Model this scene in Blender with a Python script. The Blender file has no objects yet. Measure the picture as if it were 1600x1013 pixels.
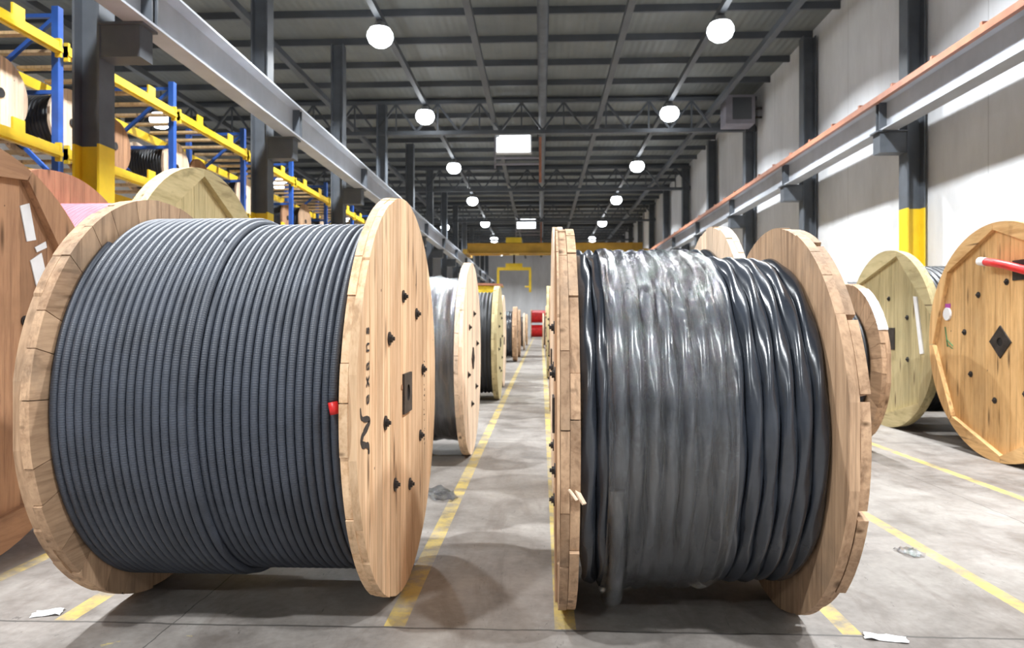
import bpy, bmesh, math, random
from mathutils import Vector, Matrix, noise
random.seed(7)
PI = math.pi
S = bpy.context.scene
C = S.collection

# ------------------------------------------------------------------ camera
FPX = 1090.0
cam = bpy.data.cameras.new('camera'); camo = bpy.data.objects.new('camera', cam); C.objects.link(camo)
cam.sensor_fit = 'HORIZONTAL'; cam.sensor_width = 36.0; cam.lens = FPX/1600*36
cam.clip_start = 0.05; cam.clip_end = 300
CAMH = 1.43
YAW = math.atan(45/FPX)
camo.location = (0, 0, CAMH); camo.rotation_euler = (PI/2 - 0.0014, 0, YAW)
cam.dof.use_dof = True; cam.dof.focus_distance = 3.1; cam.dof.aperture_fstop = 3.4
S.camera = camo

# ------------------------------------------------------------------ world, exposure
w = bpy.data.worlds.new('world'); S.world = w; w.use_nodes = True
w.node_tree.nodes['Background'].inputs[0].default_value = (0.75, 0.83, 0.95, 1)
w.node_tree.nodes['Background'].inputs[1].default_value = 0.06
S.view_settings.view_transform = 'Standard'; S.view_settings.look = 'None'
S.view_settings.gamma = 1; S.view_settings.use_curve_mapping = False
S.view_settings.exposure = 0.7
LAMP_W = 395.0            # each high bay lamp

# ------------------------------------------------------------------ node helpers
class NT:
    def __init__(self, name, rough=0.6, metal=0.0, spec=0.5):
        self.m = bpy.data.materials.new(name); self.m.use_nodes = True
        self.t = self.m.node_tree; self.n = self.t.nodes
        self.b = self.n['Principled BSDF']
        self.b.inputs['Roughness'].default_value = rough
        self.b.inputs['Metallic'].default_value = metal
        self.b.inputs['Specular IOR Level'].default_value = spec
    def new(self, typ, **kw):
        nd = self.n.new(typ)
        for k, v in kw.items(): setattr(nd, k, v)
        return nd
    def set(self, sock, v):
        if isinstance(v, bpy.types.NodeSocket): self.t.links.new(v, sock)
        elif v is not None: sock.default_value = v
    def math(self, op, a, b=None, c=None, clamp=False):
        nd = self.new('ShaderNodeMath', operation=op); nd.use_clamp = clamp
        self.set(nd.inputs[0], a)
        if b is not None: self.set(nd.inputs[1], b)
        if c is not None: self.set(nd.inputs[2], c)
        return nd.outputs[0]
    def mix(self, f, a, b, blend='MIX'):
        nd = self.new('ShaderNodeMix', data_type='RGBA', blend_type=blend)
        self.set(nd.inputs[0], f)
        self.set(nd.inputs[6], a if not isinstance(a, tuple) else (*a, 1)[:4])
        self.set(nd.inputs[7], b if not isinstance(b, tuple) else (*b, 1)[:4])
        return nd.outputs[2]
    def obj(self): return self.new('ShaderNodeTexCoord').outputs['Object']
    def uv(self): return self.new('ShaderNodeTexCoord').outputs['UV']
    def mapping(self, v, scale=(1,1,1), loc=None):
        nd = self.new('ShaderNodeMapping'); self.set(nd.inputs[0], v)
        nd.inputs['Scale'].default_value = scale
        if loc is not None: self.set(nd.inputs['Location'], loc)
        return nd.outputs[0]
    def noise(self, v, scale=5, detail=4, rough=0.55, dist=0.0):
        nd = self.new('ShaderNodeTexNoise'); self.set(nd.inputs['Vector'], v)
        nd.inputs['Scale'].default_value = scale; nd.inputs['Detail'].default_value = detail
        nd.inputs['Roughness'].default_value = rough; nd.inputs['Distortion'].default_value = dist
        return nd.outputs[0]
    def ramp(self, f, stops):
        nd = self.new('ShaderNodeValToRGB'); self.set(nd.inputs[0], f)
        el = nd.color_ramp.elements
        while len(el) < len(stops): el.new(0.5)
        for e, (p, c) in zip(el, stops):
            e.position = p; e.color = (*c, 1) if not isinstance(c, (int, float)) else (c, c, c, 1)
        return nd.outputs[0]
    def sep(self, v):
        nd = self.new('ShaderNodeSeparateXYZ'); self.set(nd.inputs[0], v); return nd.outputs
    def bump(self, h, strength=0.3, dist=0.01):
        nd = self.new('ShaderNodeBump'); self.set(nd.inputs['Height'], h)
        nd.inputs['Strength'].default_value = strength; nd.inputs['Distance'].default_value = dist
        self.t.links.new(nd.outputs[0], self.b.inputs['Normal'])
    def base(self, c): self.set(self.b.inputs['Base Color'], c if not isinstance(c, tuple) else (*c, 1))

def plain(name, col, rough=0.6, metal=0.0, var=0.12, scale=3.0, spec=0.5, bump=0.0):
    k = NT(name, rough, metal, spec)
    n = k.noise(k.obj(), scale, 5)
    lo = tuple(c*(1-var*1.6) for c in col); hi = tuple(min(1, c*(1+var)) for c in col)
    k.base(k.ramp(n, [(0.3, lo), (0.7, hi)]))
    if bump: k.bump(k.noise(k.obj(), scale*20, 3), bump, 0.005)
    return k.m

def emis(name, col, s):
    k = NT(name); k.base((0.8, 0.8, 0.8))
    k.b.inputs['Emission Color'].default_value = (*col, 1); k.b.inputs['Emission Strength'].default_value = s
    return k.m

def wood(name, dark, light, knot=(0.09, 0.045, 0.02), dirt=0.25, dirtcol=(0.12, 0.10, 0.075)):
    k = NT(name, 0.68, 0, 0.25)
    at = k.new('ShaderNodeAttribute', attribute_name='tint')
    r, g, b = k.sep(at.outputs['Vector'])
    o = k.obj()
    off = k.new('ShaderNodeCombineXYZ')
    k.set(off.inputs[0], k.math('MULTIPLY', g, 17.0)); k.set(off.inputs[1], k.math('MULTIPLY', g, 31.0)); k.set(off.inputs[2], k.math('MULTIPLY', g, 9.0))
    vz = k.mapping(o, (9, 9, 0.9), off.outputs[0]); vy = k.mapping(o, (9, 0.9, 9), off.outputs[0])
    mv = k.new('ShaderNodeMix', data_type='VECTOR'); k.set(mv.inputs[0], b); k.set(mv.inputs[4], vz); k.set(mv.inputs[5], vy)
    v = mv.outputs[1]
    n1 = k.noise(v, 1.3, 5, 0.6, 0.8)
    n2 = k.noise(v, 7.0, 3, 0.6, 0.3)
    f = k.math('ADD', k.math('MULTIPLY', n1, 0.7), k.math('MULTIPLY', n2, 0.3))
    col = k.ramp(f, [(0.30, dark), (0.50, tuple((a*0.35+c*0.65) for a, c in zip(dark, light))), (0.68, light)])
    tv = k.new('ShaderNodeCombineColor'); 
    for i in range(3): k.set(tv.inputs[i], r)
    col = k.mix(1.0, col, tv.outputs[0], 'MULTIPLY')
    vo = k.new('ShaderNodeTexVoronoi'); k.set(vo.inputs['Vector'], k.mapping(v, (0.5, 0.5, 0.9))); vo.inputs['Scale'].default_value = 1.6
    kn = k.math('LESS_THAN', vo.outputs['Distance'], 0.10)
    ks = k.ramp(vo.outputs['Distance'], [(0.05, 1.0), (0.17, 0.0)])
    col = k.mix(k.math('MULTIPLY', ks, 0.85), col, knot)
    stk = k.ramp(k.noise(k.mapping(v, (1.6, 1.6, 0.45)), 1.6, 4, 0.6, 0.4), [(0.56, 0.0), (0.66, 1.0)])
    col = k.mix(k.math('MULTIPLY', stk, 0.45), col, tuple(c*0.55 for c in dark))
    vn = k.new('ShaderNodeTexVoronoi'); k.set(vn.inputs['Vector'], o); vn.inputs['Scale'].default_value = 4.3
    nl = k.math('LESS_THAN', vn.outputs['Distance'], 0.036)
    col = k.mix(k.math('MULTIPLY', nl, 0.8), col, (0.05, 0.035, 0.025))
    dn = k.ramp(k.noise(o, 2.3, 6, 0.65), [(0.5, 0.0), (0.72, 1.0)])
    col = k.mix(k.math('MULTIPLY', dn, dirt), col, dirtcol)
    k.base(col)
    k.bump(k.math('ADD', n2, k.math('MULTIPLY', ks, -0.6)), 0.25, 0.004)
    return k.m

def cable_mat(name, col, rough=0.35, rib=0.0, spec=0.5, lum=0.5):
    k = NT(name, rough, 0, spec)
    n = k.noise(k.obj(), 6, 4)
    k.base(k.ramp(n, [(0.3, tuple(c*0.75 for c in col)), (0.7, tuple(c*1.2 for c in col))]))
    if rib:
        u = k.sep(k.uv())[0]
        k.bump(k.math('SINE', k.math('MULTIPLY', u, 2*PI/rib)), 0.3, 0.0012)
    else:
        k.bump(k.noise(k.obj(), 30, 3), 0.12, 0.006)
    return k.m

def film_mat(name, haze, tint=(0.75, 0.79, 0.86), rough=0.10, refl=0.16):
    k = NT(name)
    d = k.new('ShaderNodeBsdfDiffuse'); d.inputs[0].default_value = (*tint, 1)
    g = k.new('ShaderNodeBsdfGlossy'); g.inputs['Roughness'].default_value = rough; g.inputs[0].default_value = (1, 1, 1, 1)
    tr = k.new('ShaderNodeBsdfTransparent')
    n = k.noise(k.mapping(k.obj(), (10, 1.6, 1.6)), 2.2, 5, 0.62, 0.7)
    hz = k.ramp(n, [(0.40, haze*0.35), (0.75, min(1, haze*2.4))])
    n2 = k.noise(k.mapping(k.obj(), (15, 4.5, 4.5)), 2.6, 5, 0.62, 1.0)
    bp = k.new('ShaderNodeBump'); k.set(bp.inputs['Height'], n2); bp.inputs['Strength'].default_value = 0.42; bp.inputs['Distance'].default_value = 0.03
    lw = k.new('ShaderNodeFresnel'); lw.inputs[0].default_value = 1.5
    for q in (g, d, lw): k.t.links.new(bp.outputs[0], q.inputs['Normal'])
    m1 = k.new('ShaderNodeMixShader'); k.set(m1.inputs[0], hz); k.t.links.new(tr.outputs[0], m1.inputs[1]); k.t.links.new(d.outputs[0], m1.inputs[2])
    m2 = k.new('ShaderNodeMixShader'); k.set(m2.inputs[0], k.math('ADD', k.math('MULTIPLY', lw.outputs[0], 1.15), refl*0.5, clamp=True))
    k.t.links.new(m1.outputs[0], m2.inputs[1]); k.t.links.new(g.outputs[0], m2.inputs[2])
    k.t.links.new(m2.outputs[0], k.n['Material Output'].inputs['Surface'])
    return k.m

M = {}
M['pine']   = wood('pine', (0.48, 0.27, 0.13), (0.86, 0.61, 0.39), dirt=0.22, dirtcol=(0.36, 0.22, 0.12))
M['paleply']= wood('pale_pine', (0.60, 0.43, 0.30), (0.90, 0.70, 0.52), dirt=0.12)
M['aged']   = wood('aged_pine', (0.26, 0.15, 0.085), (0.60, 0.395, 0.245), dirt=0.5, dirtcol=(0.16, 0.13, 0.10))
M['brown']  = wood('brown_wood', (0.27, 0.14, 0.08), (0.48, 0.27, 0.15), dirt=0.3, dirtcol=(0.2,0.11,0.06))
M['green']  = wood('treated_pine', (0.36, 0.29, 0.14), (0.60, 0.50, 0.28), dirt=0.25, dirtcol=(0.22,0.24,0.13))
M['honey']  = wood('honey_pine', (0.46, 0.25, 0.09), (0.78, 0.50, 0.23), dirt=0.12)
M['timber'] = wood('timber', (0.42, 0.27, 0.13), (0.70, 0.50, 0.28), dirt=0.2)
M['armor']  = cable_mat('armored_cable', (0.043, 0.051, 0.069), 0.50, 0.0105, 0.6)
M['black']  = cable_mat('black_cable', (0.026, 0.031, 0.041), 0.25, 0, 0.75)
M['soot']   = cable_mat('sooty_cable', (0.014, 0.015, 0.018), 0.4, 0, 0.5)
M['pink']   = cable_mat('pink_cable', (0.48, 0.09, 0.13), 0.55)
M['red']    = cable_mat('red_cable', (0.62, 0.02, 0.02), 0.4)
M['yelcab'] = cable_mat('yellow_cable', (0.85, 0.62, 0.03), 0.4)
M['film']   = film_mat('clear_film', 0.025, (0.62, 0.70, 0.82), 0.075, 0.07)
M['filmw']  = film_mat('milky_film', 0.05, (0.74, 0.78, 0.90), 0.10, 0.16)
M['steel']  = plain('dark_steel', (0.055, 0.048, 0.045), 0.5, 0.6, 0.3, 12)
M['bore_dark'] = plain('bore_shade', (0.012, 0.010, 0.010), 0.7)  # near-black colour standing for the shade inside hub holes
M['ink']    = plain('stencil_ink', (0.035, 0.026, 0.022), 0.8, 0, 0.4, 30)
M['grey']   = plain('grey_paint', (0.085, 0.095, 0.11), 0.5, 0, 0.18, 2)
M['beam']   = plain('runway_paint', (0.42, 0.44, 0.48), 0.42, 0, 0.12, 1.2)
M['rail']   = plain('worn_rail', (0.45, 0.43, 0.42), 0.35, 0.6, 0.2, 5)
M['copper'] = plain('orange_conductor', (0.36, 0.15, 0.09), 0.5, 0, 0.15, 4)
M['yellow'] = plain('yellow_paint', (0.80, 0.55, 0.02), 0.45, 0, 0.10, 2)
M['ryel']   = plain('rack_yellow', (0.85, 0.58, 0.03), 0.42, 0, 0.12, 3)
M['blue']   = plain('rack_blue', (0.025, 0.10, 0.42), 0.42, 0, 0.15, 3)
M['crane']  = plain('crane_amber', (0.60, 0.35, 0.04), 0.5, 0, 0.2, 1)
M['wall']   = None
M['white']  = plain('white_paper', (0.82, 0.83, 0.85), 0.6, 0, 0.05, 8)
M['lampw']  = plain('lamp_housing', (0.6, 0.6, 0.62), 0.4, 0.3)
M['emit']   = emis('lamp_lens', (0.90, 0.95, 1.0), 9.0)
M['emitp']  = emis('panel_lens', (0.90, 0.95, 1.0), 2.5)
M['heater'] = plain('heater_case', (0.26, 0.25, 0.29), 0.5, 0.1)
M['joist']  = plain('roof_steel', (0.075, 0.083, 0.095), 0.55, 0, 0.15, 1)
M['purple'] = plain('purple_tag', (0.45, 0.08, 0.4), 0.5)
M['gpaint'] = plain('green_paint_mark', (0.06, 0.22, 0.09), 0.7, 0, 0.3, 20)

# ------------------------------------------------------------------ mesh builder
class MB:
    def __init__(self): self.v=[]; self.f=[]; self.t=[]; self.sm=[]; self.uv=[]
    def face(self, idx, tint=(1,.5,0), smooth=False, uv=None):
        self.f.append(idx); self.t.append(tint); self.sm.append(smooth); self.uv.append(uv)
    def extrude(self, pts, x0, x1, tint=(1,.5,0), smooth=False):      # polygon in (y,z) extruded along x
        n=len(pts); b=len(self.v)
        for x in (x0,x1):
            for (y,z) in pts: self.v.append((x,y,z))
        self.face(list(range(b,b+n))[::-1], tint); self.face(list(range(b+n,b+2*n)), tint)
        for i in range(n):
            j=(i+1)%n; self.face([b+i,b+j,b+n+j,b+n+i], tint, smooth)
    def box(self, c, s, tint=(1,.5,0), mat=None):
        b=len(self.v)
        for dx in (-.5,.5):
            for dy in (-.5,.5):
                for dz in (-.5,.5):
                    p=Vector((dx*s[0],dy*s[1],dz*s[2]))
                    if mat: p=mat@p
                    self.v.append((c[0]+p.x,c[1]+p.y,c[2]+p.z))
        for q in ((0,1,3,2),(4,6,7,5),(0,4,5,1),(2,3,7,6),(0,2,6,4),(1,5,7,3)): self.face([b+i for i in q], tint)
    def bar(self, p0, p1, wd, ht, tint=(1,.5,0)):
        p0=Vector(p0); p1=Vector(p1); d=p1-p0
        self.box(((p0+p1)/2)[:], (wd, d.length, ht), tint, d.to_track_quat('Y','Z').to_matrix())
    def tube(self, pts, r, n=8, smooth=True, caps=True, prof=None, uvl=False):
        pts=[Vector(p) for p in pts]; b=len(self.v); m=len(pts); L=0
        ups=None; arc=[]
        for i,p in enumerate(pts):
            if i: L+=(p-pts[i-1]).length
            arc.append(L)
            t=(pts[min(i+1,m-1)]-pts[max(i-1,0)]).normalized()
            if ups is None: ups=Vector((1,0,0)) if abs(t.x)<.9 else Vector((0,0,1))
            a=(ups-t*ups.dot(t)).normalized(); ups=a; c=t.cross(a)
            rr=r(i) if callable(r) else r
            for k in range(n):
                ph=2*PI*k/n; q=rr*(prof(ph,L) if prof else 1)
                self.v.append((p+a*(q*math.cos(ph))+c*(q*math.sin(ph)))[:])
        for i in range(m-1):
            for k in range(n):
                k2=(k+1)%n
                uv=[(arc[i],k/n),(arc[i],(k+1)/n),(arc[i+1],(k+1)/n),(arc[i+1],k/n)] if uvl else None
                self.face([b+i*n+k,b+i*n+k2,b+(i+1)*n+k2,b+(i+1)*n+k],(1,.5,0),smooth,uv)
        if caps:
            self.face([b+k for k in range(n)][::-1]); self.face([b+(m-1)*n+k for k in range(n)])
    def cyl(self, p0, p1, r, n=16, smooth=True): self.tube([p0,p1], r, n, smooth)
    def lathe(self, prof, n=48, smooth=True, cy=0, cz=0, rfun=None, closed=False):   # prof: (x, r) around the x axis
        b=len(self.v); m=len(prof)
        for i,(x,r) in enumerate(prof):
            for k in range(n):
                a=2*PI*k/n; q=r+(rfun(x,a) if rfun else 0)
                self.v.append((x,cy+q*math.cos(a),cz+q*math.sin(a)))
        for i in range(m-1):
            for k in range(n):
                k2=(k+1)%n; self.face([b+i*n+k,b+i*n+k2,b+(i+1)*n+k2,b+(i+1)*n+k],(1,.5,0),smooth)
        if closed:
            self.face([b+k for k in range(n)]); self.face([b+(m-1)*n+k for k in range(n)])
    def build(self, name, mat, parent=None, loc=(0,0,0), recalc=True):
        me=bpy.data.meshes.new(name); me.from_pydata(self.v,[],self.f); me.update()
        me.polygons.foreach_set('use_smooth', self.sm)
        ca=me.color_attributes.new('tint','FLOAT_COLOR','CORNER')
        data=[]
        for f,t in zip(self.f,self.t): data += [t[0],t[1],t[2],1.0]*len(f)
        ca.data.foreach_set('color', data)
        if any(u is not None for u in self.uv):
            ul=me.uv_layers.new(name='UVMap'); d=[]
            for f,u in zip(self.f,self.uv):
                for j in range(len(f)): d += list(u[j]) if u else [0,0]
            ul.data.foreach_set('uv', d)
        if recalc:
            bm=bmesh.new(); bm.from_mesh(me); bmesh.ops.recalc_face_normals(bm, faces=bm.faces[:]); bm.to_mesh(me); bm.free()
        me.materials.append(mat if not isinstance(mat,str) else M[mat])
        o=bpy.data.objects.new(name, me); C.objects.link(o); o.location=loc
        if parent is not None: o.parent=parent
        return o

def tag(o, label=None, cat=None, group=None, kind=None):
    if label: o['label']=label
    if cat: o['category']=cat
    if group: o['group']=group
    if kind: o['kind']=kind
    return o
def thing(name, label, cat, loc=(0,0,0), rz=0, group=None):
    o=bpy.data.objects.new(name,None); C.objects.link(o); o.empty_display_size=0.2
    o.location=loc; o.rotation_euler=(0,0,rz)
    return tag(o,label,cat,group)
def struct(name, mb, mat, parent=None):
    o=mb.build(name, mat, parent)
    if parent is None: o['kind']='structure'
    return o
def rt(lo=0.84, hi=1.12, b=0): return (random.uniform(lo,hi), random.random(), b)

# ------------------------------------------------------------------ setting
XW=7.36; XL=-16.0; Y0=-14.0; Y1=75.0; HC=9.35
# floor: concrete with worn painted lines and saw-cut joints
k=NT('concrete_floor',0.55,0,0.35)
o=k.obj(); X,Y,Z=k.sep(o)
n1=k.noise(o,0.55,7,0.62,0.4); n2=k.noise(o,3.2,7,0.65,0.3); n3=k.noise(o,22,4,0.6)
f=k.math('ADD',k.math('MULTIPLY',n1,0.5),k.math('ADD',k.math('MULTIPLY',n2,0.35),k.math('MULTIPLY',n3,0.15)))
col=k.ramp(f,[(0.36,(0.115,0.10,0.088)),(0.5,(0.235,0.212,0.192)),(0.64,(0.35,0.325,0.295))])
st=k.ramp(k.noise(k.mapping(o,(2.2,0.6,1)),1.3,7,0.7,1.2),[(0.50,0.0),(0.70,1.0)])
col=k.mix(k.math('MULTIPLY',st,0.55),col,(0.12,0.095,0.08))
sc=k.ramp(k.noise(k.mapping(o,(5,1.6,1)),2.2,8,0.75,2.0),[(0.62,0.0),(0.67,1.0)])
col=k.mix(k.math('MULTIPLY',sc,0.75),col,(0.07,0.06,0.055))
wear=k.ramp(k.noise(o,4.5,8,0.75),[(0.40,0.12),(0.58,1.0)])
lm=None
for x0,wd in ((-0.69,0.10),(0.115,0.10),(1.43,0.09),(2.42,0.09),(3.92,0.09),(-2.29,0.10),(-3.03,0.09),(-5.0,0.10)):
    a=k.math('LESS_THAN',k.math('ABSOLUTE',k.math('SUBTRACT',X,x0)),wd/2)
    lm=a if lm is None else k.math('MAXIMUM',lm,a)
lm=k.math('MULTIPLY',lm,k.math('GREATER_THAN',Y,3.26))
lm=k.math('MULTIPLY',lm,wear)
ycol=k.mix(k.noise(o,4,4),(0.46,0.32,0.05),(0.66,0.50,0.14))
col=k.mix(k.math('MULTIPLY',lm,0.8),col,ycol)
sp=k.math('MULTIPLY',k.ramp(k.noise(o,6.5,5,0.6),[(0.70,0.0),(0.74,1.0)]),k.math('LESS_THAN',Y,3.26))
col=k.mix(k.math('MULTIPLY',sp,0.6),col,(0.66,0.52,0.12))
wob=k.math('MULTIPLY',k.math('SUBTRACT',k.noise(o,5,5),0.5),0.035)
jy=k.math('LESS_THAN',k.math('ABSOLUTE',k.math('ADD',k.math('SUBTRACT',k.math('FLOORED_MODULO',k.math('ADD',Y,wob),5.25),3.245),0.0)),0.008)
jx=k.math('LESS_THAN',k.math('ABSOLUTE',k.math('SUBTRACT',k.math('FLOORED_MODULO',k.math('ADD',k.math('ADD',X,wob),1.75),5.2),0.0)),0.007)
jm=k.math('MAXIMUM',jy,jx)
col=k.mix(k.math('MULTIPLY',jm,0.8),col,(0.06,0.055,0.05))
k.base(col); k.bump(k.math('ADD',n3,n2),0.12,0.006)
k.set(k.b.inputs['Roughness'],k.ramp(n2,[(0.3,0.42),(0.7,0.66)]))
M['floor']=k.m
# white painted precast wall
k=NT('painted_wall',0.7,0,0.25); o=k.obj(); X,Y,Z=k.sep(o)
col=k.ramp(k.noise(k.mapping(o,(1,1,0.35)),0.8,7,0.65),[(0.3,(0.54,0.545,0.56)),(0.7,(0.72,0.73,0.75))])
st=k.ramp(k.noise(k.mapping(o,(3,3,0.25)),1.5,6,0.7),[(0.55,0.0),(0.8,1.0)])
col=k.mix(k.math('MULTIPLY',st,0.18),col,(0.35,0.33,0.30))
s=k.math('LESS_THAN',k.math('ABSOLUTE',k.math('SUBTRACT',k.math('FLOORED_MODULO',Y,2.625),1.3)),0.012)
col=k.mix(k.math('MULTIPLY',s,0.4),col,(0.25,0.25,0.26))
k.base(col); k.bump(k.noise(o,25,4),0.08,0.01); M['wall']=k.m
# corrugated roof deck
k=NT('roof_deck',0.6,0,0.3); o=k.obj(); X,Y,Z=k.sep(o)
col=k.ramp(k.noise(o,0.5,6,0.6),[(0.3,(0.125,0.135,0.135)),(0.7,(0.185,0.195,0.19))])
k.base(col); k.bump(k.math('SINE',k.math('MULTIPLY',X,2*PI/0.2)),0.25,0.02); M['deck']=k.m

b=MB(); b.box(((XL+XW)/2,(Y0+Y1)/2,-0.1),(XW-XL,Y1-Y0,0.2)); struct('floor',b,'floor')
b=MB(); b.box((XW+0.1,(Y0+Y1)/2,HC/2),(0.2,Y1-Y0,HC)); struct('wall_right',b,'wall')
b=MB(); b.box((XL-0.1,(Y0+Y1)/2,HC/2),(0.2,Y1-Y0,HC)); struct('wall_left',b,'wall')
b=MB(); b.box(((XL+XW)/2,Y1+0.1,HC/2),(XW-XL+.4,0.2,HC)); struct('wall_back',b,'wall')
b=MB(); b.box(((XL+XW)/2,Y0-0.1,HC/2),(XW-XL+.4,0.2,HC)); struct('wall_front',b,'wall')
b=MB(); b.box(((XL+XW)/2,(Y0+Y1)/2,HC+0.05),(XW-XL+.4,Y1-Y0+.4,0.1)); ceil=struct('ceiling',b,'deck')
# purlins and long bracing lines belong to the ceiling
y=-12.25
while y<74:
    b=MB(); b.box(((XL+XW)/2,y,HC-0.09),(XW-XL,0.07,0.18)); b.build('purlin',M['joist'],ceil); y+=1.75
for x,zz,wd in ((-1.62,8.45,0.16),(1.98,8.45,0.16),(4.22,8.74,0.14),(-3.85,8.74,0.14),(5.75,8.6,0.16),(-6.9,8.6,0.16),(-11.4,8.6,0.16)):
    b=MB(); b.box((x,30.5,zz),(wd,89,0.16)); b.build('beam',M['joist'],ceil)
b=MB(); b.cyl((0.05,Y0,8.62),(0.05,Y1,8.62),0.14,16); b.build('pipe',M['grey'],ceil)

# roof trusses
ORD=['first','second','third','fourth','fifth','sixth','seventh','eighth','ninth','tenth','eleventh','twelfth','thirteenth','fourteenth','fifteenth','sixteenth','seventeenth','eighteenth','nineteenth','twentieth']
for i,yt in enumerate((3.2,13.7,24.2,34.7,45.2,55.7)):
    t=thing('roof_truss','dark steel roof truss spanning the hall, '+ORD[i]+' from the camera end','truss',((XL+XW)/2,yt,0),0,'roof trusses')
    xa,xb=XL-(XL+XW)/2,XW-(XL+XW)/2
    b=MB(); b.box((0,0,HC-0.24),(xb-xa,0.14,0.12)); b.build('top_chord','joist',t)
    b=MB(); b.box((0,0,8.05),(xb-xa,0.16,0.13)); b.build('bottom_chord','joist',t)
    b=MB(); n=16; dx=(xb-xa)/n
    for q in range(n):
        x0=xa+q*dx
        b.bar((x0,0,8.1),(x0+dx/2,0,HC-.28),0.07,0.07); b.bar((x0+dx/2,0,HC-.28),(x0+dx,0,8.1),0.07,0.07); b.bar((x0+dx/2,0,8.1),(x0+dx/2,0,HC-.28),0.05,0.05)
    b.build('web','joist',t)

# steel columns: I sections, flanges facing across the hall
COLY=[3.2+5.25*i for i in range(14)]
def ishape(b,cx,cy,z0,z1,dep,wid,tf=0.03,tw=0.02):
    zc=(z0+z1)/2; h=z1-z0
    b.box((cx-dep/2+tf/2,cy,zc),(tf,wid,h)); b.box((cx+dep/2-tf/2,cy,zc),(tf,wid,h)); b.box((cx,cy,zc),(dep-2*tf,tw,h))
def column(side,i,y):
    x=-5.55 if side<0 else 7.12
    dep=0.34
    sd='left' if side<0 else 'right'
    t=thing('steel_column','grey steel column with yellow painted base, %s of the %s row'%(ORD[i],sd),'column',(x,y,0),0,'steel columns of the %s row'%sd)
    b=MB(); ishape(b,0,0,3.62,HC-0.3,dep,0.31); b.build('shaft','grey',t)
    b=MB(); ishape(b,0,0,0.03,3.62,dep,0.31); b.box((0,0,0.015),(dep+.12,.5,.03)); b.build('painted_base','yellow',t)
    # bracket carrying the runway beam
    b=MB(); s=-side; xe=s*(dep/2)
    b.extrude([(-0.14,5.07),(0.14,5.07),(0.14,4.68),(-0.14,4.68)],xe,xe+s*0.50)
    b.box((xe+s*0.27,0,5.085),(0.56,0.34,0.03)); b.build('bracket','grey',t)
for i,y in enumerate(COLY):
    column(-1,i,y)
    column(1,i,y)
# runway beams
def runway(x,label,inner):
    t=thing('crane_runway_beam',label,'beam',(x,30.5,5.10)); L=89
    b=MB(); b.box((0,0,0.015),(0.30,L,0.03)); b.box((0,0,0.565),(0.40,L,0.03)); b.box((0,0,0.29),(0.02,L,0.54)); b.build('girder','beam',t)
    b=MB()
    for y in COLY: b.box((inner*0.08,y-30.5-.06,0.29),(0.14,0.02,0.52)); b.box((inner*0.08,y-30.5+.06,0.29),(0.14,0.02,0.52))
    b.build('stiffener','grey',t)
    b=MB(); b.box((0,0,0.605),(0.06,L,0.05)); b.box((0,0,0.645),(0.09,L,0.035)); b.build('rail','rail',t)
    return t
runway(-4.92,'grey crane runway beam along the left columns beside the yellow racking',1)
t=runway(6.62,'grey crane runway beam with orange conductor bar along the right wall',-1)
b=MB(); b.box((-0.23,0,0.57),(0.08,89,0.11)); b.build('conductor_bar','copper',t)
b=MB(); y=-43.5
while y<44: b.box((-0.19,y,0.66),(0.10,0.06,0.08)); y+=1.3
b.build('insulator','copper',t)

# ------------------------------------------------------------------ high bay lamps
def highbay(x,y,z,label,group,power=LAMP_W,top=8.72):
    t=thing('high_bay_lamp',label,'lamp',(x,y,z),0,group)
    n=32
    def lz(b,prof,close):
        base=len(b.v)
        for (zz,r) in prof:
            for q in range(n): b.v.append((r*math.cos(2*PI*q/n),r*math.sin(2*PI*q/n),zz))
        for i in range(len(prof)-1):
            for q in range(n): b.face([base+i*n+q,base+i*n+(q+1)%n,base+(i+1)*n+(q+1)%n,base+(i+1)*n+q],(1,.5,0),True)
        for c in close: b.face([base+c*n+q for q in range(n)])
    b=MB(); lz(b,[(0.19,0.25),(0.22,0.24),(0.26,0.13),(0.36,0.11)],[0,3]); b.build('housing','lampw',t)
    b=MB(); b.cyl((0,0,0.35),(0,0,top-z),0.012,8); b.build('hanger','steel',t)
    b=MB(); lz(b,[(-0.22,0.06),(-0.20,0.16),(-0.12,0.26),(0.0,0.31),(0.10,0.30),(0.19,0.24)],[0,5]); b.build('lens','emit',t)
    ld=bpy.data.lights.new('lamp_light','AREA'); ld.shape='DISK'; ld.size=0.4; ld.energy=power; ld.color=(0.93,0.97,1.0); ld.spread=math.radians(141)
    lo=bpy.data.objects.new('lamp_light',ld); C.objects.link(lo); lo.parent=t; lo.location=(0,0,-0.25)
HR=6.9; HL=CAMH+HR
lyl=[-8.5,-1.6,5.3,11.0,16.6,23.1,30.8,39.2,48.2,57.4,68.5]  # last entry is an unseen pair added to brighten the back wall
for i,y in enumerate(lyl): highbay(-3.85,y,HL-.05,'bright round high bay lamp, %s of the row left of the ceiling pipe'%ORD[i],'high bay lamps left of the pipe')
for i,y in enumerate(lyl): highbay(4.22,y,HL-.05,'bright round high bay lamp, %s of the row right of the ceiling pipe'%ORD[i],'high bay lamps right of the pipe')
for i,(x,y) in enumerate(((-11.4,3.0),(-11.4,12.0),(-11.4,20.5),(-11.4,30.0),(-11.4,40.0),(-6.9,50.0))):
    highbay(x,y,7.5 if i<5 else HL-.05,'small high bay lamp above the side bay behind the racking, %s from the camera end'%ORD[i],'high bay lamps of the side bay',top=8.6)

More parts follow.
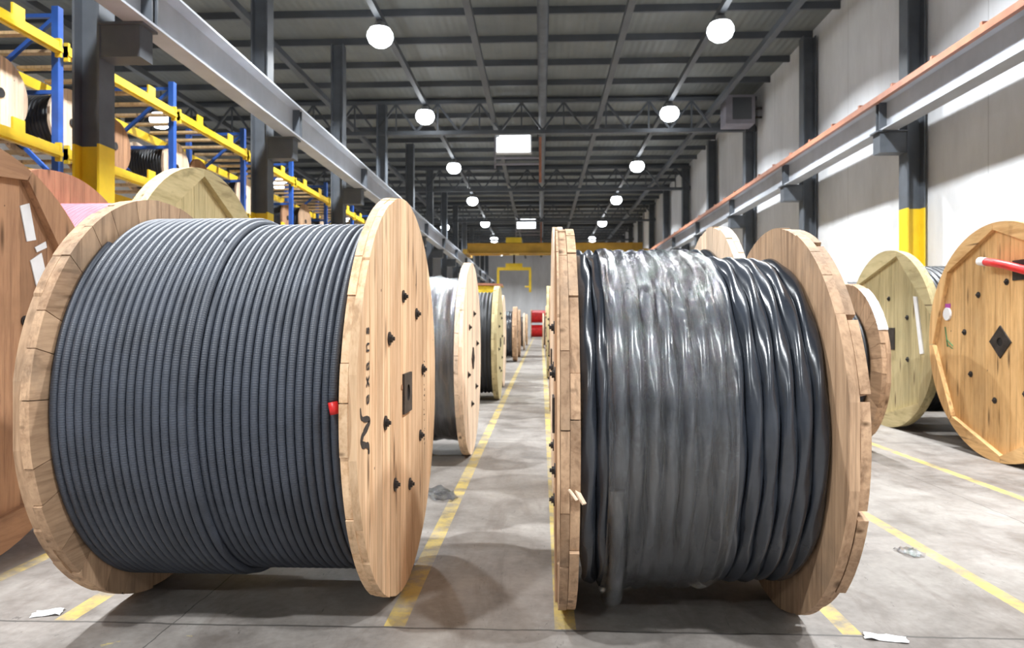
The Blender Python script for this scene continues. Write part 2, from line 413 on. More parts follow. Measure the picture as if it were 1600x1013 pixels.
# ------------------------------------------------------------------ cable spools
def planks(b,R,x0,x1,w=0.14,gap=0.003,jit=0.003,lo=.78,hi=1.12,jr=0.004,seed=0,cut=None,horiz=False):
    rnd=random.Random(seed); y=-R+0.0005
    while y<R-0.002:
        ww=min(w*rnd.uniform(0.75,1.2),R-0.0005-y)
        if R-(y+ww)<0.03: ww=R-0.0005-y
        a,c=y+gap/2,y+ww-gap/2
        Rj=R-abs(rnd.gauss(0,jr))
        if c-a>0.004:
            n=max(2,int(abs(math.asin(max(-1,min(1,c/R)))-math.asin(max(-1,min(1,a/R))))/0.06)+1)
            ys=[a+(c-a)*i/n for i in range(n+1)]
            top=[(yy,math.sqrt(max(0,Rj*Rj-yy*yy))) for yy in ys if abs(yy)<Rj]
            if len(top)>=2:
                pts=top+[(yy,-zz) for yy,zz in reversed(top)]
                if cut: pts=[p for p in pts if not cut(p)]
                if horiz: pts=[(-z_,y_) for y_,z_ in pts]
                j=rnd.uniform(-jit,0)
                b.extrude(pts,x0,x1+(j if x1>x0 else -j),(rnd.uniform(lo,hi),rnd.random(),1 if horiz else 0))
        y+=ww
def ringseg(b,R,ri,x0,x1,n=24,seed=0,gap=0.004,jr=0.006,lo=.78,hi=1.12):
    rnd=random.Random(seed); a=rnd.random()*6
    angs=[a+2*PI*(i+rnd.uniform(-.2,.2))/n for i in range(n)]; angs.append(angs[0]+2*PI)
    for i in range(n):
        g=gap/R/2; a0,a1=angs[i]+g,angs[i+1]-g; Ro=R-abs(rnd.gauss(0,jr)); m=6
        pts=[(Ro*math.cos(a0+(a1-a0)*q/m),Ro*math.sin(a0+(a1-a0)*q/m)) for q in range(m+1)]
        pts+=[(ri*math.cos(a1+(a0-a1)*q/m),ri*math.sin(a1+(a0-a1)*q/m)) for q in range(m+1)]
        mid=(a0+a1)/2
        b.extrude(pts,x0,x1,(rnd.uniform(lo,hi),rnd.random(),1 if abs(math.cos(mid))>.7 else 0))
def hexseg(b,R,x0,x1,n=6,rot=0,seed=0,inset=0.0):
    rnd=random.Random(seed)
    for i in range(n):
        a0=rot+2*PI*i/n+0.004; a1=rot+2*PI*(i+1)/n-0.004; m=14
        pts=[(R*math.cos(a0+(a1-a0)*q/m),R*math.sin(a0+(a1-a0)*q/m)) for q in range(m+1)]
        if inset: pts+=[((R-inset)*math.cos(a1),(R-inset)*math.sin(a1)),((R-inset)*math.cos(a0),(R-inset)*math.sin(a0))]
        mid=(a0+a1)/2
        b.extrude(pts,x0,x1,(rnd.uniform(.85,1.1),rnd.random(),1 if abs(math.sin(mid))>.6 else 0))

def add_bolt(fl,s,x,y,z,r=0.034,name='bolt'):
    b=MB(); b.cyl((x,y,z),(x+s*0.006,y,z),r,18,False)
    b.tube([(x+s*0.006,y,z),(x+s*0.018,y,z)],r*0.55,6,False); b.cyl((x+s*0.018,y,z),(x+s*0.028,y,z),r*0.28,8,False)
    return b.build(name,'steel',fl)
def add_hub(fl,s,x,size=0.2,rot=0.0,hole=0.045):
    b=MB(); n=24; base=len(b.v); h=size/2
    def sq(a):
        c,d=math.cos(a),math.sin(a); q=h/max(abs(c),abs(d)); return c*q,d*q
    for xx in (x,x+s*0.012):
        for q in range(n):
            a=2*PI*q/n+PI/4; y,z=sq(a); b.v.append((xx,y*math.cos(rot)-z*math.sin(rot),y*math.sin(rot)+z*math.cos(rot)))
        for q in range(n):
            a=2*PI*q/n+PI/4+rot; b.v.append((xx,hole*math.cos(a),hole*math.sin(a)))
    for q in range(n):
        r_=(q+1)%n
        b.face([base+2*n+q,base+2*n+r_,base+3*n+r_,base+3*n+q]); b.face([base+q,base+r_,base+2*n+r_,base+2*n+q]); b.face([base+n+q,base+n+r_,base+3*n+r_,base+3*n+q])
    o=b.build('hub_plate','steel',fl)
    b=MB(); b.tube([(x,0,0),(x+s*0.003,0,0)],hole*1.02,20,False); b.build('bore_shade_disc','bore_dark',fl)  # flat black disc paints in the dark of the hub hole
    return o

def helix(b,x0,x1,r0,r1,d,a0,turns,seg=120,n=10,prof=None,uvl=True,amp=0.0,seed=0):
    N=int(seg*abs(turns)); pts=[]
    for i in range(N+1):
        u=i/N; a=a0+2*PI*turns*u
        # stay in a groove for most of a turn, step over in the last part
        ti=turns*u; fl_=math.floor(ti); fr=ti-fl_; st=fl_+ (0 if fr<0.75 else (fr-0.75)/0.25)
        x=x0+(x1-x0)*min(1,st/max(1e-6,turns-0.999)) if turns>1 else x0+(x1-x0)*u
        r=r0+(r1-r0)*u
        if amp: r+=amp*noise.noise(Vector((math.cos(a)*1.3,math.sin(a)*1.3,ti*0.6+seed)))
        if amp: x+=amp*0.6*noise.noise(Vector((math.cos(a)*1.7+9,math.sin(a)*1.7,ti*0.8+seed)))
        pts.append((x,r*math.cos(a),r*math.sin(a)))
    b.tube(pts,d/2,n,True,True,prof,uvl)
def scallop(x0,x1,r,pitch,depth=None):
    n=max(1,round((x1-x0)/pitch)); p=(x1-x0)/n; depth=depth or p*0.42; prof=[(x0,r*0.5)]
    for i in range(n):
        for q in range(5):
            u=q/5; prof.append((x0+(i+u)*p,r-depth+depth*math.sin(PI*u)))
    prof.append((x1,r-depth)); prof.append((x1,r*0.5)); return prof

def spool(label,xl,xr,yc,R,group,tl=0.08,tr=0.08,wl='pine',wr='pine',stl='plank',str_='plank',cable='black',rc=None,pitch=0.06,rb=None,bolts=8,brot=0.2,brad=0.5,hub=0.2,hrot=0,z0=0,seed=1,rz=0,zname='cable_spool',cabledraw=True,seg=64,hexn=6,hexrot=0.0,boltside=(1,-1),plankw=0.14):
    cx=(xl+xr)/2
    t=thing(zname,label,'cable spool',(cx,yc,z0),rz,group)
    parts={}
    for s,xo,th,wd,st in ((-1,xl-cx,tl,wl,stl),(1,xr-cx,tr,wr,str_)):
        xi=xo-s*th; b=MB(); g=lambda u: xi+s*th*u-xo
        if st=='plank':
            ringseg(b,R,R*0.72,g(0),g(0.5),30,seed+s); planks(b,R*0.72,g(0.02),g(0.5),plankw,seed=seed+9+s,horiz=True)
            planks(b,R-0.002,g(0.5),g(1),plankw,seed=seed*3+s)
        elif st=='hex':
            planks(b,R-0.004,g(0),g(0.55),plankw,seed=seed*3+s); hexseg(b,R,g(0.55),g(1),hexn,hexrot,seed,0.07)
        elif st=='simple':
            planks(b,R,g(0),g(1),plankw,seed=seed*3+s)
        elif st=='triple':
            ringseg(b,R,R*0.6,g(0),g(0.44),22,seed+3,0.004,0.008,.72,1.12); planks(b,R*0.6,g(0.02),g(0.44),plankw,seed=seed+5)
            ringseg(b,R,R*0.6,g(0.46),g(0.86),20,seed+14,0.004,0.01,.72,1.12); planks(b,R*0.6,g(0.46),g(0.84),plankw,seed=seed+6,horiz=True)
            planks(b,R+0.008,g(0.88),g(1),0.16,seed=seed+31,jr=0.002,cut=lambda p:(p[0]<-0.12 and p[1]<-0.52) )
        elif st=='double':
            planks(b,R,g(0),g(0.5),0.17,seed=seed+2,lo=.92,hi=1.08)
            ringseg(b,R,R*0.6,g(0.52),g(1),13,seed+8,0.03,0.014,.75,1.1); planks(b,R*0.6,g(0.52),g(1),0.16,seed=seed+21)
        f=b.build('flange',wd,t,(xo,0,R)); parts['flange',s]=f
        if s in boltside:
            for q in range(bolts):
                a=brot+2*PI*q/bolts; add_bolt(f,s,0 if st!='hex' else -s*th*0.45,brad*math.cos(a),brad*math.sin(a))
            if hub: add_hub(f,s,0 if st!='hex' else -s*th*0.45,hub,hrot)
    rcc=rc or R*0.8; a,c=xl-cx+tl,xr-cx-tr
    if cabledraw:
        b=MB(); b.lathe([(x_,r_) for x_,r_ in scallop(a+.003,c-.003,rcc,pitch)],seg)
        parts['cable']=b.build('cable',cable,t,(0,0,R))
    else:
        b=MB(); b.lathe([(a-.001,rb),(c+.001,rb)],seg,True,closed=True); parts['barrel']=b.build('barrel','soot',t,(0,0,R))
    parts['t']=t; parts['a']=a; parts['c']=c; parts['R']=R; parts['cx']=cx
    return parts

# ---- front left spool: armored cable, stencilled flange
GL='cable spools in the left row of the aisle'; GR='cable spools in the right row of the aisle'
P=spool('large wooden spool of ridged charcoal cable with stencilled flange, front left of the aisle',-2.155,-0.735,3.79,1.05,GL,0.08,0.068,'aged','pine','plank','plank',
        cabledraw=False,rb=0.86,bolts=8,brot=math.radians(10),brad=0.53,hub=0.215,seed=4,boltside=(1,))
t=P['t']; R=P['R']; cx=P['cx']
b=MB(); dC=0.0372
helix(b,-1.475-cx,-0.825-cx,0.895,0.895,dC,0.3,18,140,10)
# last half turn climbs over the others beside the flange and ends at hub height on the near side
pts=[]
for i in range(90):
    u=i/89; a=0.3+PI*(0.9-0.0)*u*0.985
    pts.append((-0.828-cx-0.034*max(0,u-.45)/.55,(0.905+0.046*math.sin(min(1,u*1.9)*PI/2)-0.02*max(0,u-.6)/.4)*math.cos(a),(0.905+0.046*math.sin(min(1,u*1.9)*PI/2)-0.02*max(0,u-.6)/.4)*math.sin(a)))
b.tube(pts,dC/2,10,True,True,None,True)
helix(b,-2.052-cx,-1.50-cx,0.930,0.930,dC,2.2,16,140,10)
# the crossing turn at the step between the two layers
helix(b,-1.475-cx,-1.445-cx,0.915,0.928,dC*1.08,1.2,1.0,140,10)
b.build('cable','armor',t,(0,0,R))
e=pts[-1]; b=MB(); b.tube([(e[0],e[1]-.002,e[2]),(e[0]+.006,e[1]-.004,e[2]-0.03),(e[0]+.01,e[1]-.004,e[2]-0.05)],dC/2*1.12,10); o=b.build('end_cap','red',t,(0,0,R)); o['label']='red cap on the cable end'
fl=P['flange',1]
# stencil lettering
def text_mesh(txt,size,mat,parent,name,spacing=1.0,m4=None):
    cu=bpy.data.curves.new(name,'FONT'); cu.body=txt; cu.size=size; cu.space_character=spacing; cu.extrude=0.0006; cu.resolution_u=3
    tmp=bpy.data.objects.new(name,cu); C.objects.link(tmp)
    dg=bpy.context.evaluated_depsgraph_get(); me=bpy.data.meshes.new_from_object(tmp.evaluated_get(dg))
    bpy.data.objects.remove(tmp); me.transform(m4)
    ca=me.color_attributes.new('tint','FLOAT_COLOR','CORNER')
    me.materials.append(M[mat]); ob=bpy.data.objects.new(name,me); C.objects.link(ob); ob.parent=parent; return ob
# text x runs up (+z), letter tops point to the near side (-y); normal +x
zc=0.030
for ch,adv in zip('exans',(0.076,0.070,0.076,0.076,0.07)):
    m4=Matrix(((0,0,1,0.0006),(0,-1,0,-0.828),(1,0,0,zc),(0,0,0,1)))
    text_mesh(ch,0.100,'ink',fl,'letter',1.0,m4); zc+=adv
b=MB()
sw=[(-0.915,0.055),(-0.905,-0.02),(-0.868,-0.045),(-0.835,-0.055),(-0.822,-0.085),(-0.845,-0.115),(-0.885,-0.15),(-0.905,-0.19),(-0.893,-0.225),(-0.855,-0.245),(-0.832,-0.262),(-0.825,-0.31),(-0.822,-0.325)]
def cr(p,n=6):
    out=[]
    for i in range(len(p)-1):
        p0=Vector(p[max(i-1,0)]);p1=Vector(p[i]);p2=Vector(p[i+1]);p3=Vector(p[min(i+2,len(p)-1)])
        for q in range(n):
            u=q/n; out.append(0.5*((2*p1)+(p2-p0)*u+(2*p0-5*p1+4*p2-p3)*u*u+(3*p1-p0-3*p2+p3)*u**3))
    out.append(Vector(p[-1])); return out
sw=[(-0.826+(y+0.822)*1.6,0.033+(z-0.055)*0.56) for y,z in sw]
sp=cr(sw); m=len(sp); base=len(b.v)
for i,p in enumerate(sp):
    d=(sp[min(i+1,m-1)]-sp[max(i-1,0)]).normalized(); nrm=Vector((-d.y,d.x)); wd=0.004+0.013*math.sin(PI*min(1,max(0,i/(m-1))))**0.5*(0.6+0.4*abs(math.sin(i*0.35)))
    for sgn in (-1,1):
        q=p+nrm*wd*sgn; b.v.append((0.0009,q.x,q.y)); b.v.append((-0.001,q.x,q.y))
for i in range(m-1):
    q=base+4*i; b.face([q,q+2,q+6,q+4]); b.face([q+1,q+3,q+7,q+5]); b.face([q,q+1,q+5,q+4]); b.face([q+2,q+3,q+7,q+6])
b.build('letter_swash','ink',fl)
# small illegible stencil marks in a column on the far side
rnd=random.Random(3); z=0.14
while z>-0.40:
    for q in range(2):
        if rnd.random()<.8:
            b=MB(); b.box((0.0004,0.575+q*0.02+rnd.uniform(-.004,.004),z+rnd.uniform(-.004,.004)),(0.0012,0.009,0.016 if rnd.random()<.5 else 0.007)); b.build('stencil_mark','ink',fl)
    z-=0.032 if rnd.random()<.7 else 0.06
for (y,z) in ((-0.13,0.04),(0.15,-0.035)):
    b=MB(); b.tube([(0.0,y,z),(0.003,y,z)],0.016,10,False); b.build('plug','brown',fl)

# ---- second left spool, wrapped in shiny film
P=spool('wooden spool wrapped in shiny milky film, behind the stencilled spool in the left row',-2.1,-0.745,7.62,1.045,GL,0.08,0.08,'paleply','paleply','plank','plank',
        'soot',0.86,0.075,bolts=6,brot=0.3,brad=0.5,hub=0.17,hrot=PI/4,seed=11,seg=72,boltside=(1,))
def film(P,xa,xb,r0,r1,mat,pitch,seed,loose=0.012,n=220,nx=60,bump=0.012):
    b=MB(); pr=[]
    for i in range(nx+1):
        u=i/nx; pr.append((xa+(xb-xa)*u,r0+(r1-r0)*u))
    def rf(x,a):
        sag=bump*(abs(math.sin(PI*(x-xa)/pitch))-1)
        c,s_=math.cos(a),math.sin(a)
        v=noise.noise(Vector((x*14+c*1.2,c*2.4+seed,s_*2.4)))*0.7+noise.noise(Vector((x*34+s_*2,c*5,s_*5+seed)))*0.35
        return sag+loose*v
    b.lathe(pr,n,True,rfun=rf)
    return b.build('shrink_film',mat,P['t'],(0,0,P['R']),recalc=True)
film(P,P['a']+.02,P['c']-.015,0.90,0.89,'filmw',0.16,5,0.032,200,60,0.012)

# ---- the rest of the left row
spool('black cable spool with greenish treated flanges, third of the left row',-2.0,-0.76,13.1,1.065,GL,0.10,0.10,'green','green','plank','plank','soot',0.95,0.07,bolts=8,brad=0.55,hub=0.17,seed=21,seg=48,boltside=(1,))
spool('spool with pale pine flange just behind the greenish one, fourth of the left row',-2.0,-0.83,15.75,1.03,GL,0.08,0.08,'paleply','paleply','plank','plank','soot',0.85,0.07,bolts=0,hub=0.17,seed=23,seg=48,boltside=(1,))
spool('black cable spool with narrow aged brown flange, fifth of the left row',-1.9,-0.87,26.0,1.02,GL,0.10,0.16,'aged','aged','plank','plank','black',0.86,0.09,bolts=6,hub=0.17,seed=25,seg=40,boltside=(1,))
spool('spool with reddish pine flange, sixth of the left row far down the aisle',-1.9,-0.86,29.5,1.0,GL,0.10,0.10,'brown','aged','plank','plank','soot',0.8,0.09,bolts=0,hub=0.17,seed=26,seg=32,boltside=(1,))
spool('spool with pale flange, seventh of the left row far down the aisle',-1.9,-0.83,37.0,0.98,GL,0.10,0.10,'paleply','paleply','plank','plank','soot',0.8,0.09,bolts=0,hub=0.17,seed=27,seg=32,boltside=(1,))
spool('spool with pale flange, last of the left row before the red reels',-1.9,-0.85,45.0,1.0,GL,0.10,0.10,'pine','pine','plank','plank','soot',0.8,0.09,bolts=0,hub=0.17,seed=28,seg=32,boltside=(1,))

# ---- front right spool: twisted triplex cable with clear film
RX0,RX1=0.072,1.27
P=spool('large weathered spool of thick twisted black cable with clear film, front right of the aisle',RX0,RX1,3.655,0.957,GR,0.09,0.085,'aged','aged','triple','double',
        cabledraw=False,rb=0.715,bolts=6,brot=0.5,brad=0.45,hub=0.18,seed=5,boltside=(-1,1),rz=-0.008)
t=P['t']; R=P['R']; cx=P['cx']
b=MB(); d=0.0735
tre=lambda ph,L: 0.94+0.10*math.cos(3*(ph-2*PI*L/1.25))
helix(b,P['a']+d/2+.002,P['c']-d/2-.004,0.800,0.768,d,-1.1,15,150,16,tre,False,0.007,3)
b.build('cable','black',t,(0,0,R))
film(P,P['a']+0.118,P['a']+0.64,0.858,0.845,'film',0.0735,12,0.013,300,110,0.014)
# one film-wrapped turn hangs loose underneath
lt=[]
for i in range(40):
    u=i/39; a=PI*(1.08+0.62*u); rr=0.812+0.085*math.sin(PI*u)**1.5
    lt.append((P['a']+0.155+0.02*math.sin(3*u),rr*math.cos(a),rr*math.sin(a)))
b=MB(); b.tube(lt,0.034,14,True,True,tre); b.build('loose_turn','black',t,(0,0,R))
b=MB(); b.tube(lt,lambda i:0.041+0.004*noise.noise(Vector((i*.4,1,2))),20,True,False); b.build('film_sleeve','film',t,(0,0,R))
# splinter standing off the near flange
b=MB(); b.bar((0.0,-0.93,-0.06),(0.028,-0.965,-0.105),0.018,0.008); b.bar((-0.03,-0.94,-0.055),(0.0,-0.965,-0.09),0.012,0.006)
o=b.build('splinter','paleply',P['flange',-1],(0.075,-0.0,-0.12)); o['label']='pale splinter torn from the flange edge'

spool('pale wooden spool of film-wrapped cable right behind the twisted black cable spool',0.095,1.5,5.95,1.12,GR,0.08,0.09,'paleply','paleply','plank','plank','black',0.93,0.09,bolts=0,hub=0.18,seed=33,seg=72,boltside=(-1,))
P2=spool('spool with weathered flange, third of the right row',0.14,1.4,11.4,1.02,GR,0.08,0.08,'aged','aged','plank','plank','soot',0.85,0.09,bolts=6,hub=0.18,seed=35,seg=40,boltside=(-1,))
spool('tall spool with yellowish pine flange, fourth of the right row',0.15,1.4,18.2,1.2,GR,0.13,0.08,'green','green','plank','plank','soot',0.98,0.09,bolts=6,hub=0.18,seed=36,seg=40,boltside=(-1,))
spool('spool with black wound cable, fifth of the right row',0.2,1.4,30.0,1.08,GR,0.08,0.08,'pine','pine','plank','plank','soot',0.98,0.09,bolts=0,hub=0.18,seed=37,seg=32,boltside=(-1,))
spool('spool with pale flange, last of the right row before the red reels',0.10,1.4,40.0,1.0,GR,0.08,0.08,'paleply','paleply','plank','plank','soot',0.85,0.09,bolts=0,hub=0.18,seed=38,seg=32,boltside=(-1,))

# ---- spools by the right wall
GW='big spools standing along the right wall'
P=spool('big honey-coloured spool by the right wall with red cable end and diamond hub plate',4.68,6.45,7.38,1.235,GW,0.11,0.10,'honey','honey','hex','hex','soot',1.05,0.08,bolts=8,brot=0.15,brad=0.62,hub=0.24,hrot=PI/4,seed=41,boltside=(-1,),hexn=8,hexrot=math.radians(87),plankw=0.2)
f=P['flange',-1]
b=MB(); q=cr([(0.02,0.07,0.80),(-0.05,0.02,0.82),(-0.10,-0.10,0.81),(-0.13,-0.30,0.76),(-0.10,-0.6,0.70)],8) if False else [Vector((0.03,-0.62,0.66)),Vector((-0.04,-0.5,0.70)),Vector((-0.07,-0.3,0.76)),Vector((-0.07,-0.12,0.80)),Vector((-0.06,0.06,0.83))]
b.tube(q,0.042,12); o=b.build('cable_end','red',f); o['label']='red cable end pulled through the flange'
b=MB(); b.tube([Vector((-0.06,0.06,0.83)),Vector((-0.055,0.17,0.845))],0.045,12); o=b.build('end_cap','white',f); o['label']='white cap on the red cable'
b=MB(); b.box((0.045,-0.36,0.72),(0.012,0.34,0.2)); b.build('clamp_plate','steel',f)
b=MB(); b.extrude([(0.93+0.07*math.cos(a*PI/10),0.30+0.075*math.sin(a*PI/10)) for a in range(20)],0.03,0.052); o=b.build('tag','white',f); o['label']='round white tag'
b=MB(); b.box((0.047,0.93,0.395),(0.006,0.10,0.05)); o=b.build('sticker','purple',f); o['label']='purple sticker above the white tag'
b=MB(); b.bar((0.048,0.98,0.15),(0.048,0.93,-0.08),0.02,0.004); b.bar((0.048,0.94,0.0),(0.048,0.83,-0.07),0.02,0.004); b.bar((0.048,0.93,-0.06),(0.048,0.83,-0.1),0.02,0.004); o=b.build('paint_mark','gpaint',f); o['label']='green paint mark'
P=spool('pale yellowish spool by the right wall with a white label strip on its face',4.77,6.4,9.86,1.215,GW,0.11,0.10,'green','green','hex','hex','soot',1.0,0.08,bolts=6,brot=0.5,brad=0.55,hub=0.3,hrot=0,seed=43,boltside=(-1,),hexn=6,hexrot=math.radians(104),plankw=0.2)
f=P['flange',-1]; b=MB(); b.extrude([(-0.72,0.55),(-0.64,0.56),(-0.80,-0.18),(-0.88,-0.17)],0.035,0.052); o=b.build('label_strip','white',f); o['label']='long white label strip'
spool('big spool by the right wall partly hidden, behind the pale yellowish one',4.95,6.4,12.4,1.15,GW,0.11,0.10,'pine','pine','hex','hex','soot',1.0,0.08,bolts=0,hub=0.2,seed=44,boltside=(-1,),seg=40)
P=spool('smaller brown spool on the yellow floor line in front of the pale yellowish spool',2.6,3.72,8.5,0.95,GW,0.09,0.10,'aged','aged','plank','plank','soot',0.7,0.08,bolts=6,brad=.4,hub=0.2,seed=45,boltside=(-1,),seg=48)

b=MB(); n=16
for i in range(n+1):
    a=2.0+0.7*i/n
    for q in range(5):
        rr=0.95+0.006+0.012*abs(noise.noise(Vector((i*.5,q*.8,2.0)))); b.v.append((-0.104+0.104*q/4,rr*math.cos(a),rr*math.sin(a)))
for i in range(n):
    for q in range(4): b.face([i*5+q,i*5+q+1,(i+1)*5+q+1,(i+1)*5+q],(1,.5,0),True)
o=b.build('torn_film','white',P['flange',1]); o['label']='torn white film on the rim'

# ---- second row on the left
GB='big spools between the racking and the left row'
P=spool('big brown spool with white stickers at the left edge of the aisle floor',-4.75,-3.26,3.83,1.255,GB,0.11,0.11,'brown','brown','hex','hex','soot',1.0,0.08,bolts=8,brot=0.35,brad=0.55,hub=0.24,seed=51,boltside=(1,),hexn=6,hexrot=math.radians(66),plankw=0.2)
f=P['flange',1]
for nm,pts in (('sticker',[(0.47,0.92),(0.55,0.95),(0.61,0.72),(0.53,0.70)]),('sticker',[(0.56,0.58),(0.66,0.64),(0.76,0.32),(0.66,0.28)]),('sticker',[(0.60,0.67),(0.70,0.72),(0.71,0.68),(0.62,0.64)])):
    b=MB(); b.extrude(pts,-0.05,-0.044); o=b.build(nm,'white',f); o['label']='white paper sticker'
spool('big greenish spool of pink cable behind the stencilled spool, beside the first yellow column base',-4.75,-3.2,6.62,1.45,GB,0.11,0.13,'brown','green','hex','hex','pink',1.13,0.05,bolts=6,brad=.6,hub=0.24,seed=52,boltside=(1,),hexn=6,hexrot=math.radians(94),plankw=0.22)
spool('brown spool deeper in the second left row past the greenish one',-4.5,-3.2,9.7,1.05,GB,0.1,0.1,'pine','pine','hex','hex','soot',0.85,0.06,bolts=0,hub=0.2,seed=53,boltside=(1,),seg=40)

# ------------------------------------------------------------------ racking with small spools
FX,BX=-6.32,-7.5
H1,H2,H3=5.0,3.65,2.2
def rack(y0,n,label,first=0):
    t=thing('pallet_rack',label,'rack',((FX+BX)/2,y0,0),0,'yellow and blue pallet racking')
    fx,bx=FX-(FX+BX)/2,BX-(FX+BX)/2; bay=2.85
    for i in range(first,n+1):
        y=i*bay
        for x in (fx,bx):
            b=MB(); b.box((x,y,2.78),(0.09,0.10,5.56)); b.box((x,y,0.01),(0.16,0.16,0.02)); b.build('upright','blue',t)
        b=MB()
        for z in (0.4,1.9,3.3,4.45,5.45): b.bar((fx,y,z),(bx,y,z),0.05,0.05)
        for z0,z1,fl in ((0.4,1.9,0),(1.9,3.3,1),(3.3,4.45,0),(4.45,5.45,1)):
            b.bar((fx if fl else bx,y,z1),(bx if fl else fx,y,z0),0.05,0.05)
        b.build('brace','blue',t)
    for i in range(n):
        y=i*bay
        for H in (H1,H2,H3):
            for x in (fx+0.07,bx-0.07):
                b=MB(); b.box((x,y+bay/2,H),(0.06,bay-0.11,0.15)); b.box((x+(.035 if x>0 else -.035),y+bay/2,H-0.03),(0.03,bay-0.11,0.05))
                b.box((x,y+0.075,H),(0.075,0.04,0.24)); b.box((x,y+bay-0.075,H),(0.075,0.04,0.24)); b.build('beam','ryel',t)
            if H>H3:
                for q in (0.28,0.72):
                    b=MB(); b.box((fx+0.085,y+bay*q,H+0.145),(0.025,0.20,0.15)); b.build('beam_stop','ryel',t)
            for q in range(5):
                b=MB(); b.box((0,y+0.3+q*(bay-0.6)/4,H+0.095),(BX-FX+0.0,0.11,0.04),rt(.85,1.1,0)); b.build('cross_board','timber',t)
    return t
rack(8.88-11.4,4,'yellow and blue pallet rack nearest the camera behind the first left column')
rack(8.88,4,'yellow and blue pallet rack in the middle behind the second left column',1)
rack(8.88+11.4,4,'yellow and blue pallet rack at the far end behind the fourth left column',1)
kinds=[]
def small(R,W,cab,wd,seed,bands):
    # prototype of a small spool, axis along x
    t=thing('cable_spool','x','cable spool',(0,0,-50))
    for s in (-1,1):
        b=MB(); planks(b,R,s*(W/2-0.04),s*W/2,0.11,seed=seed+s); f=b.build('flange',wd,t,(0,0,R))
        b=MB(); b.tube([(s*W/2,0,0),(s*(W/2+0.012),0,0)],0.06,16,False); b.build('hub_plate','steel',f)
    b=MB(); b.lathe(scallop(-W/2+.04,W/2-.04,R*0.82,0.05),40); b.build('cable',cab,t,(0,0,R))
    return t
protos=[small(0.46,0.75,'soot','paleply',61,0),small(0.42,0.6,'black','brown',63,0),small(0.48,0.8,'soot','aged',65,0),small(0.40,0.7,'pink','pine',67,0)]
used=set()
def copy_tree(o,parent=None):
    c=o.copy(); C.objects.link(c)
    if parent is not None: c.parent=parent
    for ch in list(o.children): copy_tree(ch,c)
    return c
def put_small(i,x,y,z,label,group,rz=0):
    if i in used: o=copy_tree(protos[i])
    else: o=protos[i]; used.add(i)
    o.location=(x,y,z); o.rotation_euler=(0,0,rz); o['label']=label; o['group']=group; o['category']='cable spool'
WORD=['pale small spool of dark cable','reddish small spool of black cable','weathered small spool of dark cable','pine small spool of pink cable']
ys=[6.7,8.2,9.5,10.6,12.3,13.3,15.2,16.3,18.0,19.1,20.9,22.0,23.75,24.9,26.6,27.8,29.5]
ks=[2,0,0,1,0,1,0,0,1,2,0,1,0,2,0,1,0,2]
for j,(y,kk) in enumerate(zip(ys,ks)):
    put_small(kk,-6.92,y,H2+0.117,WORD[kk]+' of the racking middle shelf, %s from the camera end'%ORD[j],'small spools on the middle shelf')
ys=[6.7,7.9,9.6,10.9,12.4,13.7,15.3,16.5,18.1,19.4]
ks=[3,1,2,0,1,2,0,1,2,0]
for j,(y,kk) in enumerate(zip(ys,ks)):
    put_small(kk,-6.92,y,H3+0.117,WORD[kk]+' of the racking low shelf, %s from the camera end'%ORD[j],'small spools on the low shelf')

# ------------------------------------------------------------------ crane, lifter, far reels
t=thing('bridge_crane','amber bridge crane girder spanning the hall near the far end','crane',(0.895,45.7,5.83))
b=MB()
for dy in (-0.55,0.55):
    b.box((0,dy,0.42),(11.3,0.03,0.62)); b.box((0,dy,0.12),(11.3,0.36,0.04)); b.box((0,dy,0.74),(11.3,0.36,0.04))
b.build('girder','crane',t)
for s in (-1,1):
    b=MB(); b.box((s*5.70,0,0.15),(0.3,3.2,0.28)); 
    for dy in (-1.3,1.3): b.cyl((s*5.70-.05,dy,0.13),(s*5.70+.05,dy,0.13),0.16,16)
    b.build('end_truck','crane',t)
b=MB(); b.box((-2.645,0,0.95),(1.0,1.5,0.35)); b.box((-2.645,0,0.45),(0.6,0.7,0.7)); b.build('hoist','yellow',t)
t=thing('reel_lifter','bright yellow reel lifter with two drop arms hanging from the crane','lifter',(-1.75,45.7,3.53))
b=MB(); b.extrude([(-0.2,1.35),(-0.2,1.55),(-0.12,1.8),(0.12,1.8),(0.2,1.55),(0.2,1.35)],-0.55,0.55); b.build('head','yellow',t)
b=MB(); b.box((0,0,1.45),(2.2,0.18,0.2)); b.build('spreader','yellow',t)
for s in (-1,1):
    b=MB(); b.box((s*1.05,0,0.75),(0.16,0.16,1.35)); b.extrude([(-.08,0.1),(.08,0.1),(0.0,-0.08)],s*1.05-.08,s*1.05+.08); b.cyl((s*1.05-s*0.08,0,0.28),(s*1.05-s*0.35,0,0.28),0.05,10); b.build('arm','yellow',t)
b=MB(); b.box((0,0,2.08),(0.12,0.12,0.58)); b.build('hook_block','steel',t)
for j,(z,lb) in enumerate(((0,'red cable reel at the end of the aisle, lower of the stacked pair'),(1.36,'red cable reel at the end of the aisle, upper of the stacked pair'))):
    spool(lb,-0.95,0.55,66.0,0.68,'red reels at the end of the aisle',0.07,0.07,'pine','pine','simple','simple','red',0.60,0.12,bolts=0,hub=0.15,seed=71+j,z0=z,zname='cable_reel',seg=40)
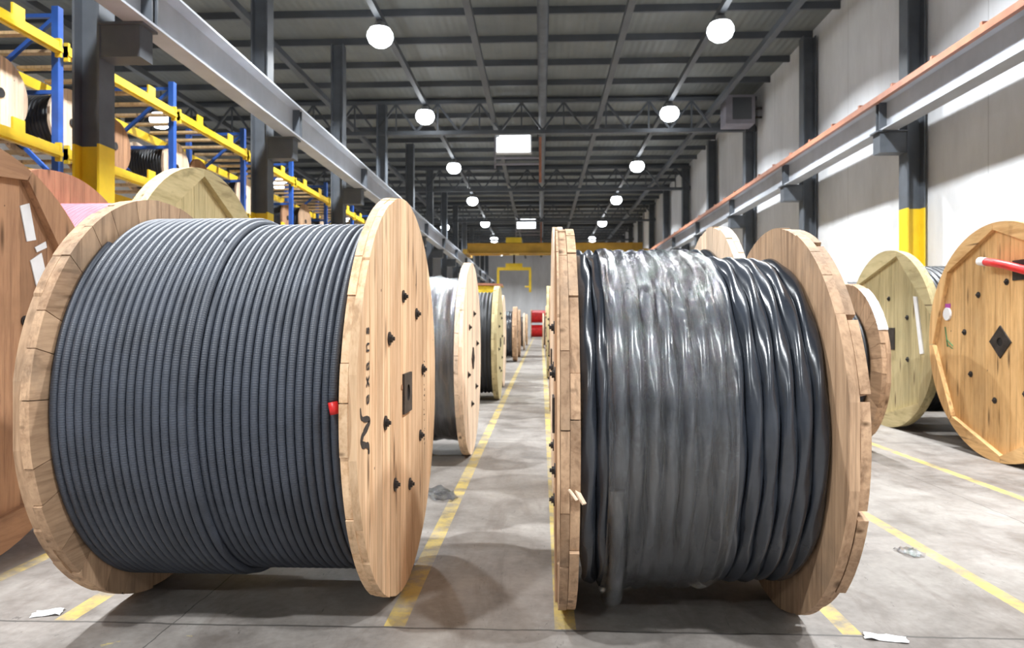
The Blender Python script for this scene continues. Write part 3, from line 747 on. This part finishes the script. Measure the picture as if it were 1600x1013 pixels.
# yellow reels stacked on their sides in the left row
for j in range(3):
    t=thing('cable_reel','yellow cable reel on its side with red flanges, %s of the stack behind film-wrapped spool'%('bottom','middle','top')[j],'cable reel',(-1.72,20.3,0.86*j),0,'yellow reels in a stack')
    for z in (0.03,0.81):
        b=MB(); b.extrude([(0.62*math.cos(a*PI/20),0.62*math.sin(a*PI/20)) for a in range(40)],-0.03,0.03); o=b.build('flange','copper',t,(0,0,z)); o.rotation_euler=(0,PI/2,0)
    b=MB(); b.lathe(scallop(-0.36,0.36,0.55,0.06),40); o=b.build('cable','yelcab',t,(0,0,0.42)); o.rotation_euler=(0,PI/2,0)

# hanging rectangular panels over the aisle
for j,(x,y,lb) in enumerate(((-1.02,26.2,'bright rectangular hanging light panel with pinkish frame, nearer of the two'),(-0.98,47.2,'bright rectangular hanging light panel, farther of the two'))):
    t=thing('light_panel',lb,'lamp',(x,y,7.35),0,'rectangular light panels')
    b=MB(); b.box((0,0,0.78),(1.34,0.28,0.66)); b.build('case','lampw',t)
    b=MB(); b.box((0,-0.15,0.78),(1.24,0.03,0.62)); b.build('diffuser','emitp',t)
    b=MB()
    for z in (0.28,0.05): b.box((0.15,0,z),(1.7,0.06,0.06))
    b.box((-0.7,0,0.5),(0.06,0.06,1.2)); b.build('frame','heater',t)
    b=MB(); b.box((1.0,0,0.2),(0.09,0.09,1.7)); b.build('post','copper',t)
    b=MB(); b.box((-0.7,0,1.3),(0.03,0.03,0.6)); b.box((0.9,0,1.3),(0.03,0.03,0.6)); b.build('hanger','steel',t)
# unit heater on the right wall
t=thing('unit_heater','grey box heater hung high on the right wall between the columns','heater',(6.55,23.55,7.98))
b=MB(); b.box((0,0,0.48),(0.95,0.7,0.95)); b.build('housing','heater',t)
b=MB(); b.box((0.05,-0.36,0.5),(0.62,0.03,0.72)); 
b.build('grille','joist',t)
b=MB(); b.box((0.63,0,0.6),(0.345,0.06,0.06)); b.box((0.63,0,0.3),(0.345,0.06,0.06)); b.build('bracket','steel',t)

# litter on the floor
def scrap(x,y,sx,sy,label,mat,seed,h=0.03,rz=0):
    rnd=random.Random(seed); b=MB(); n=7
    for i in range(n):
        for j in range(n):
            b.v.append((sx*(i/(n-1)-.5)+rnd.uniform(-1,1)*sx*.05, sy*(j/(n-1)-.5)+rnd.uniform(-1,1)*sy*.05, 0.003+h*abs(noise.noise(Vector((i*.7+seed,j*.7,seed*.3))))))
    for i in range(n-1):
        for j in range(n-1): b.face([i*n+j,(i+1)*n+j,(i+1)*n+j+1,i*n+j+1])
    o=b.build('plastic_scrap' if mat!='white' else 'paper_scrap',mat,None,(x,y,0)); o.rotation_euler.z=rz
    md=o.modifiers.new('thick','SOLIDIFY'); md.thickness=0.002
    tag(o,label,'scrap')
scrap(-2.42,3.33,0.13,0.07,'small white paper scrap on the floor before the left spool','white',3,0.02,0.3)
scrap(-0.83,5.75,0.22,0.42,'crumpled clear plastic scrap on the floor beside the left yellow line','filmw',5,0.05,0.4)
scrap(1.56,3.22,0.18,0.06,'white paper scrap on the floor before the right spool','white',8,0.02,-0.2)
scrap(2.28,4.42,0.10,0.16,'small crumpled plastic scrap beside the right yellow floor line','filmw',9,0.05,0.2)
